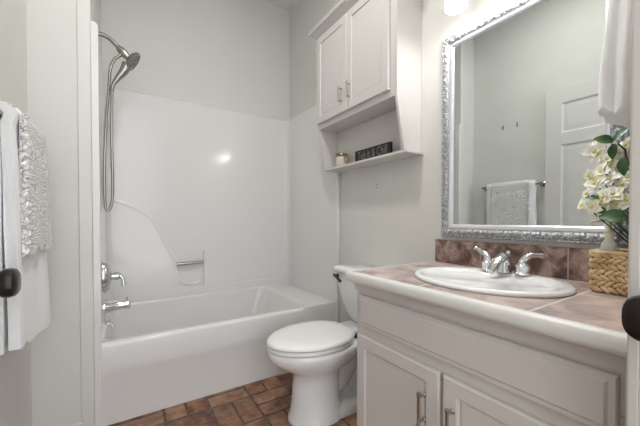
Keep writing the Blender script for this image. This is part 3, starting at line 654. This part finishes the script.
# ================================================================= BASKET, DISPENSER, FLOWERS
BX0, BX1, BY0, BY1, BZ0, BZ1 = 1.225, 1.372, .205, .354, Z_T+.003, .966
bk = thing('woven_basket', 'square tan woven basket on the right end of the counter', 'basket', ((BX0+BX1)/2, (BY0+BY1)/2, Z_T))
m = MB(); i_ = .010
m.loft([rr(BX0+.004, BX1-.004, BY0+.004, BY1-.004, .008, BZ0, 3), rr(BX0+.004, BX1-.004, BY0+.004, BY1-.004, .008, BZ1-.006, 3), rr(BX0+i_, BX1-i_, BY0+i_, BY1-i_, .006, BZ1-.006, 3), rr(BX0+i_, BX1-i_, BY0+i_, BY1-i_, .006, BZ0+.006, 3)])
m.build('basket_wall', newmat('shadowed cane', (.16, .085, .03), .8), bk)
m = MB(); rows = 7; rh = (BZ1-BZ0)/rows
for f in range(4):
    L_ = BY1-BY0; cols = 8
    for r_ in range(rows):
        for c in range(cols+1):
            s_ = (c-.5*(r_ % 2))*L_/cols+random.uniform(-.0012, .0012)
            s_ = min(max(s_, .011), L_-.011)
            ang = .62 if r_ % 2 else -.62; ang += random.uniform(-.08, .08); z = BZ0+(r_+.5)*rh
            if f == 0: p = (BX0+.003, BY1-s_, z); d = Vector((0, -cos(ang), sin(ang))); nn = Vector((-1, 0, 0))
            elif f == 1: p = (BX0+s_, BY1-.003, z); d = Vector((cos(ang), 0, sin(ang))); nn = Vector((0, 1, 0))
            elif f == 2: p = (BX1-.003, BY0+s_, z); d = Vector((0, cos(ang), sin(ang))); nn = Vector((1, 0, 0))
            else: p = (BX0+s_, BY0+.003, z); d = Vector((cos(ang), 0, sin(ang))); nn = Vector((0, -1, 0))
            Mx = Matrix((d, nn, d.cross(nn))).transposed()
            m.ball(p, (.0160, .0060, .0066), 10, 6, Mx)
m.build('woven_strands', M_weave, bk, smooth=70)
m = MB()
q = rr(BX0+.002, BX1-.002, BY0+.002, BY1-.002, .01, BZ1, 3); q.append(q[0]); m.tube(q, .006, 8)
for k in range(60):
    t_ = k/60*(len(q)-1); i0 = int(t_); p = Vector(q[i0]).lerp(Vector(q[min(i0+1, len(q)-1)]), t_-i0)
    m.ball(p, (.0075, .0075, .0065), 6, 5)
m.build('basket_rim', M_weave, bk, smooth=60)
# soap dispenser standing in the basket
dx, dy = 1.262, .318
sd = thing('soap_dispenser', 'clear pump dispenser with pale yellow soap standing in the basket', 'dispenser', (dx, dy, BZ0+.020))
zb = BZ0+.020
MB().lathe([(.017, 0), (.020, .004), (.020, .112), (.017, .128), (.010, .140), (.010, .150), (.001, .150)], (dx, dy, zb), 'Z', 28).build('bottle', M_glass, sd, smooth=50)
MB().lathe([(.016, .004), (.018, .008), (.018, .060), (.001, .061)], (dx, dy, zb), 'Z', 24).build('soap', M_soap, sd, smooth=50)
MB().lathe([(.012, .146), (.012, .160), (.0065, .164), (.0055, .190), (.009, .192), (.009, .201), (.001, .203)], (dx, dy, zb), 'Z', 18).build('pump', M_soap, sd, smooth=40)
MB().tube([(dx, dy, zb+.197), (dx-.008, dy+.02, zb+.198), (dx-.013, dy+.036, zb+.195), (dx-.014, dy+.042, zb+.190)], [.005, .0045, .004, .003], 10).build('nozzle', M_jar, sd, smooth=50)
# flowers
fw = thing('flower_bunch', 'bunch of cream white artificial blossoms with green leaves standing in the basket', 'flowers', (1.33, .27, BZ0+.006))
def blossom(c, nrm, r, seed):
    rnd = random.Random(seed); nrm = Vector(nrm).normalized(); u = nrm.orthogonal().normalized(); w = nrm.cross(u); c = Vector(c); m = MB()
    a0 = rnd.uniform(0, 6)
    for layer, (cnt, sc, lift) in enumerate(((5, 1, .25), (4, .68, .75))):
        for k in range(cnt):
            a = a0+2*pi*k/cnt+layer*.6+rnd.uniform(-.15, .15); d = u*cos(a)+w*sin(a); sd_ = nrm.cross(d); L_ = r*sc*rnd.uniform(.88, 1.15); wd = L_*.36
            g_ = []
            for i in range(6):
                t_ = i/5; row = []
                for j in range(5):
                    s_ = (j-2)/2; ww = wd*(sin(pi*min(.985, .10+t_*.885))**.8)
                    p = c+d*L_*t_*(1-.10*abs(s_)*t_)+sd_*s_*ww+nrm*(L_*lift*(t_*1.3-t_*t_*.9)+abs(s_)*ww*.25)
                    row.append(p)
                g_.append(row)
            top = g_; bot = [[p-nrm*.0014 for p in row] for row in g_]
            m.loft([a_+list(reversed(b_)) for a_, b_ in zip(top, bot)])
    return m
def leaf(c, d, up, L_, wd):
    c, d, up = Vector(c), Vector(d).normalized(), Vector(up); s = d.cross(up).normalized(); up = s.cross(d).normalized(); rws = []
    for i in range(8):
        t_ = i/7; ww = wd*sin(pi*min(.97, .06+t_*.93))**.8; row = []
        for j in range(5):
            q = (j-2)/2; row.append(c+d*L_*t_+s*q*ww+up*(abs(q)*ww*.3-L_*.25*t_*t_))
        rws.append(row)
    m = MB(); m.loft([r_+[p-up*.001 for p in reversed(r_)] for r_ in rws]); return m
rt = Vector((1.350, .225, BZ0+.02))
def pt(u, dist, v):                                     # a spot given by bearing, range and height
    a = R(32.505)+math.atan((u-320)/306.35); d = dist; x, y = d*sin(a), d*cos(a)
    dep = x*sin(R(32.505))+y*cos(R(32.505)); return Vector((x, y, 1.067+(219.4-v)/306.35*dep))
fl_ = [(594, 1.30, 152, .034), (607, 1.32, 160, .034), (602, 1.28, 172, .034), (616, 1.30, 168, .032), (590, 1.28, 175, .024), (595, 1.27, 184, .032), (610, 1.26, 180, .032),
       (622, 1.26, 188, .036), (613, 1.24, 194, .034), (626, 1.24, 200, .030), (588, 1.26, 194, .022), (583, 1.25, 206, .024), (592, 1.24, 207, .030), (603, 1.25, 210, .026), (618, 1.25, 204, .028),
       (626, 1.30, 146, .028), (619, 1.30, 153, .024), (600, 1.33, 144, .024), (628, 1.25, 178, .028), (604, 1.24, 197, .026), (612, 1.29, 150, .022)]
for i, (u, dd, vv, r) in enumerate(fl_):
    p = pt(u, dd, vv); out = Vector((-.8, random.uniform(-.1, .7), random.uniform(-.15, .7)))
    st = MB().tube([p-out.normalized()*.002, p-out.normalized()*.03-Vector((0, 0, .015)), (p+rt)/2+Vector((.02, -.02, 0)), rt+Vector((0, 0, .06))], [.0018, .002, .0022, .003], 6)
    st.build('stem', M_leaf, fw, smooth=60)
    b = blossom(p, out, r, i).build('blossom', M_petal, fw, smooth=60)
    MB().ball(p+out.normalized()*.006, (.005, .005, .005), 8, 6).build('flower_centre', M_yel, b, smooth=60)
for u, dd, vv, d, L_, wd in ((612, 1.27, 142, (-.3, .45, .25), .045, .016), (613, 1.28, 141, (.1, -.5, .75), .050, .012), (613, 1.27, 144, (-.1, .12, -.8), .045, .012), (622, 1.24, 158, (-.1, 0, -.8), .05, .013),
                             (626, 1.22, 217, (-.35, .75, .1), .055, .022), (630, 1.25, 195, (-.1, -.1, -.8), .05, .018), (600, 1.24, 199, (-.1, .5, .15), .035, .009), (629, 1.25, 168, (-.2, -.5, -.1), .04, .014), (606, 1.23, 213, (0, .4, .3), .03, .010)):
    p = pt(u, dd, vv); leaf(p, d, (-.8, .1, .5), L_, wd).build('leaf', M_leaf, fw, smooth=60)
MB().tube([rt, rt+Vector((-.005, -.01, .12)), pt(628, 1.26, 185), pt(626, 1.27, 165), pt(624, 1.27, 150), pt(617, 1.27, 144)], [.004, .004, .0035, .003, .003, .002], 8).build('branch', M_stem, fw, smooth=60)
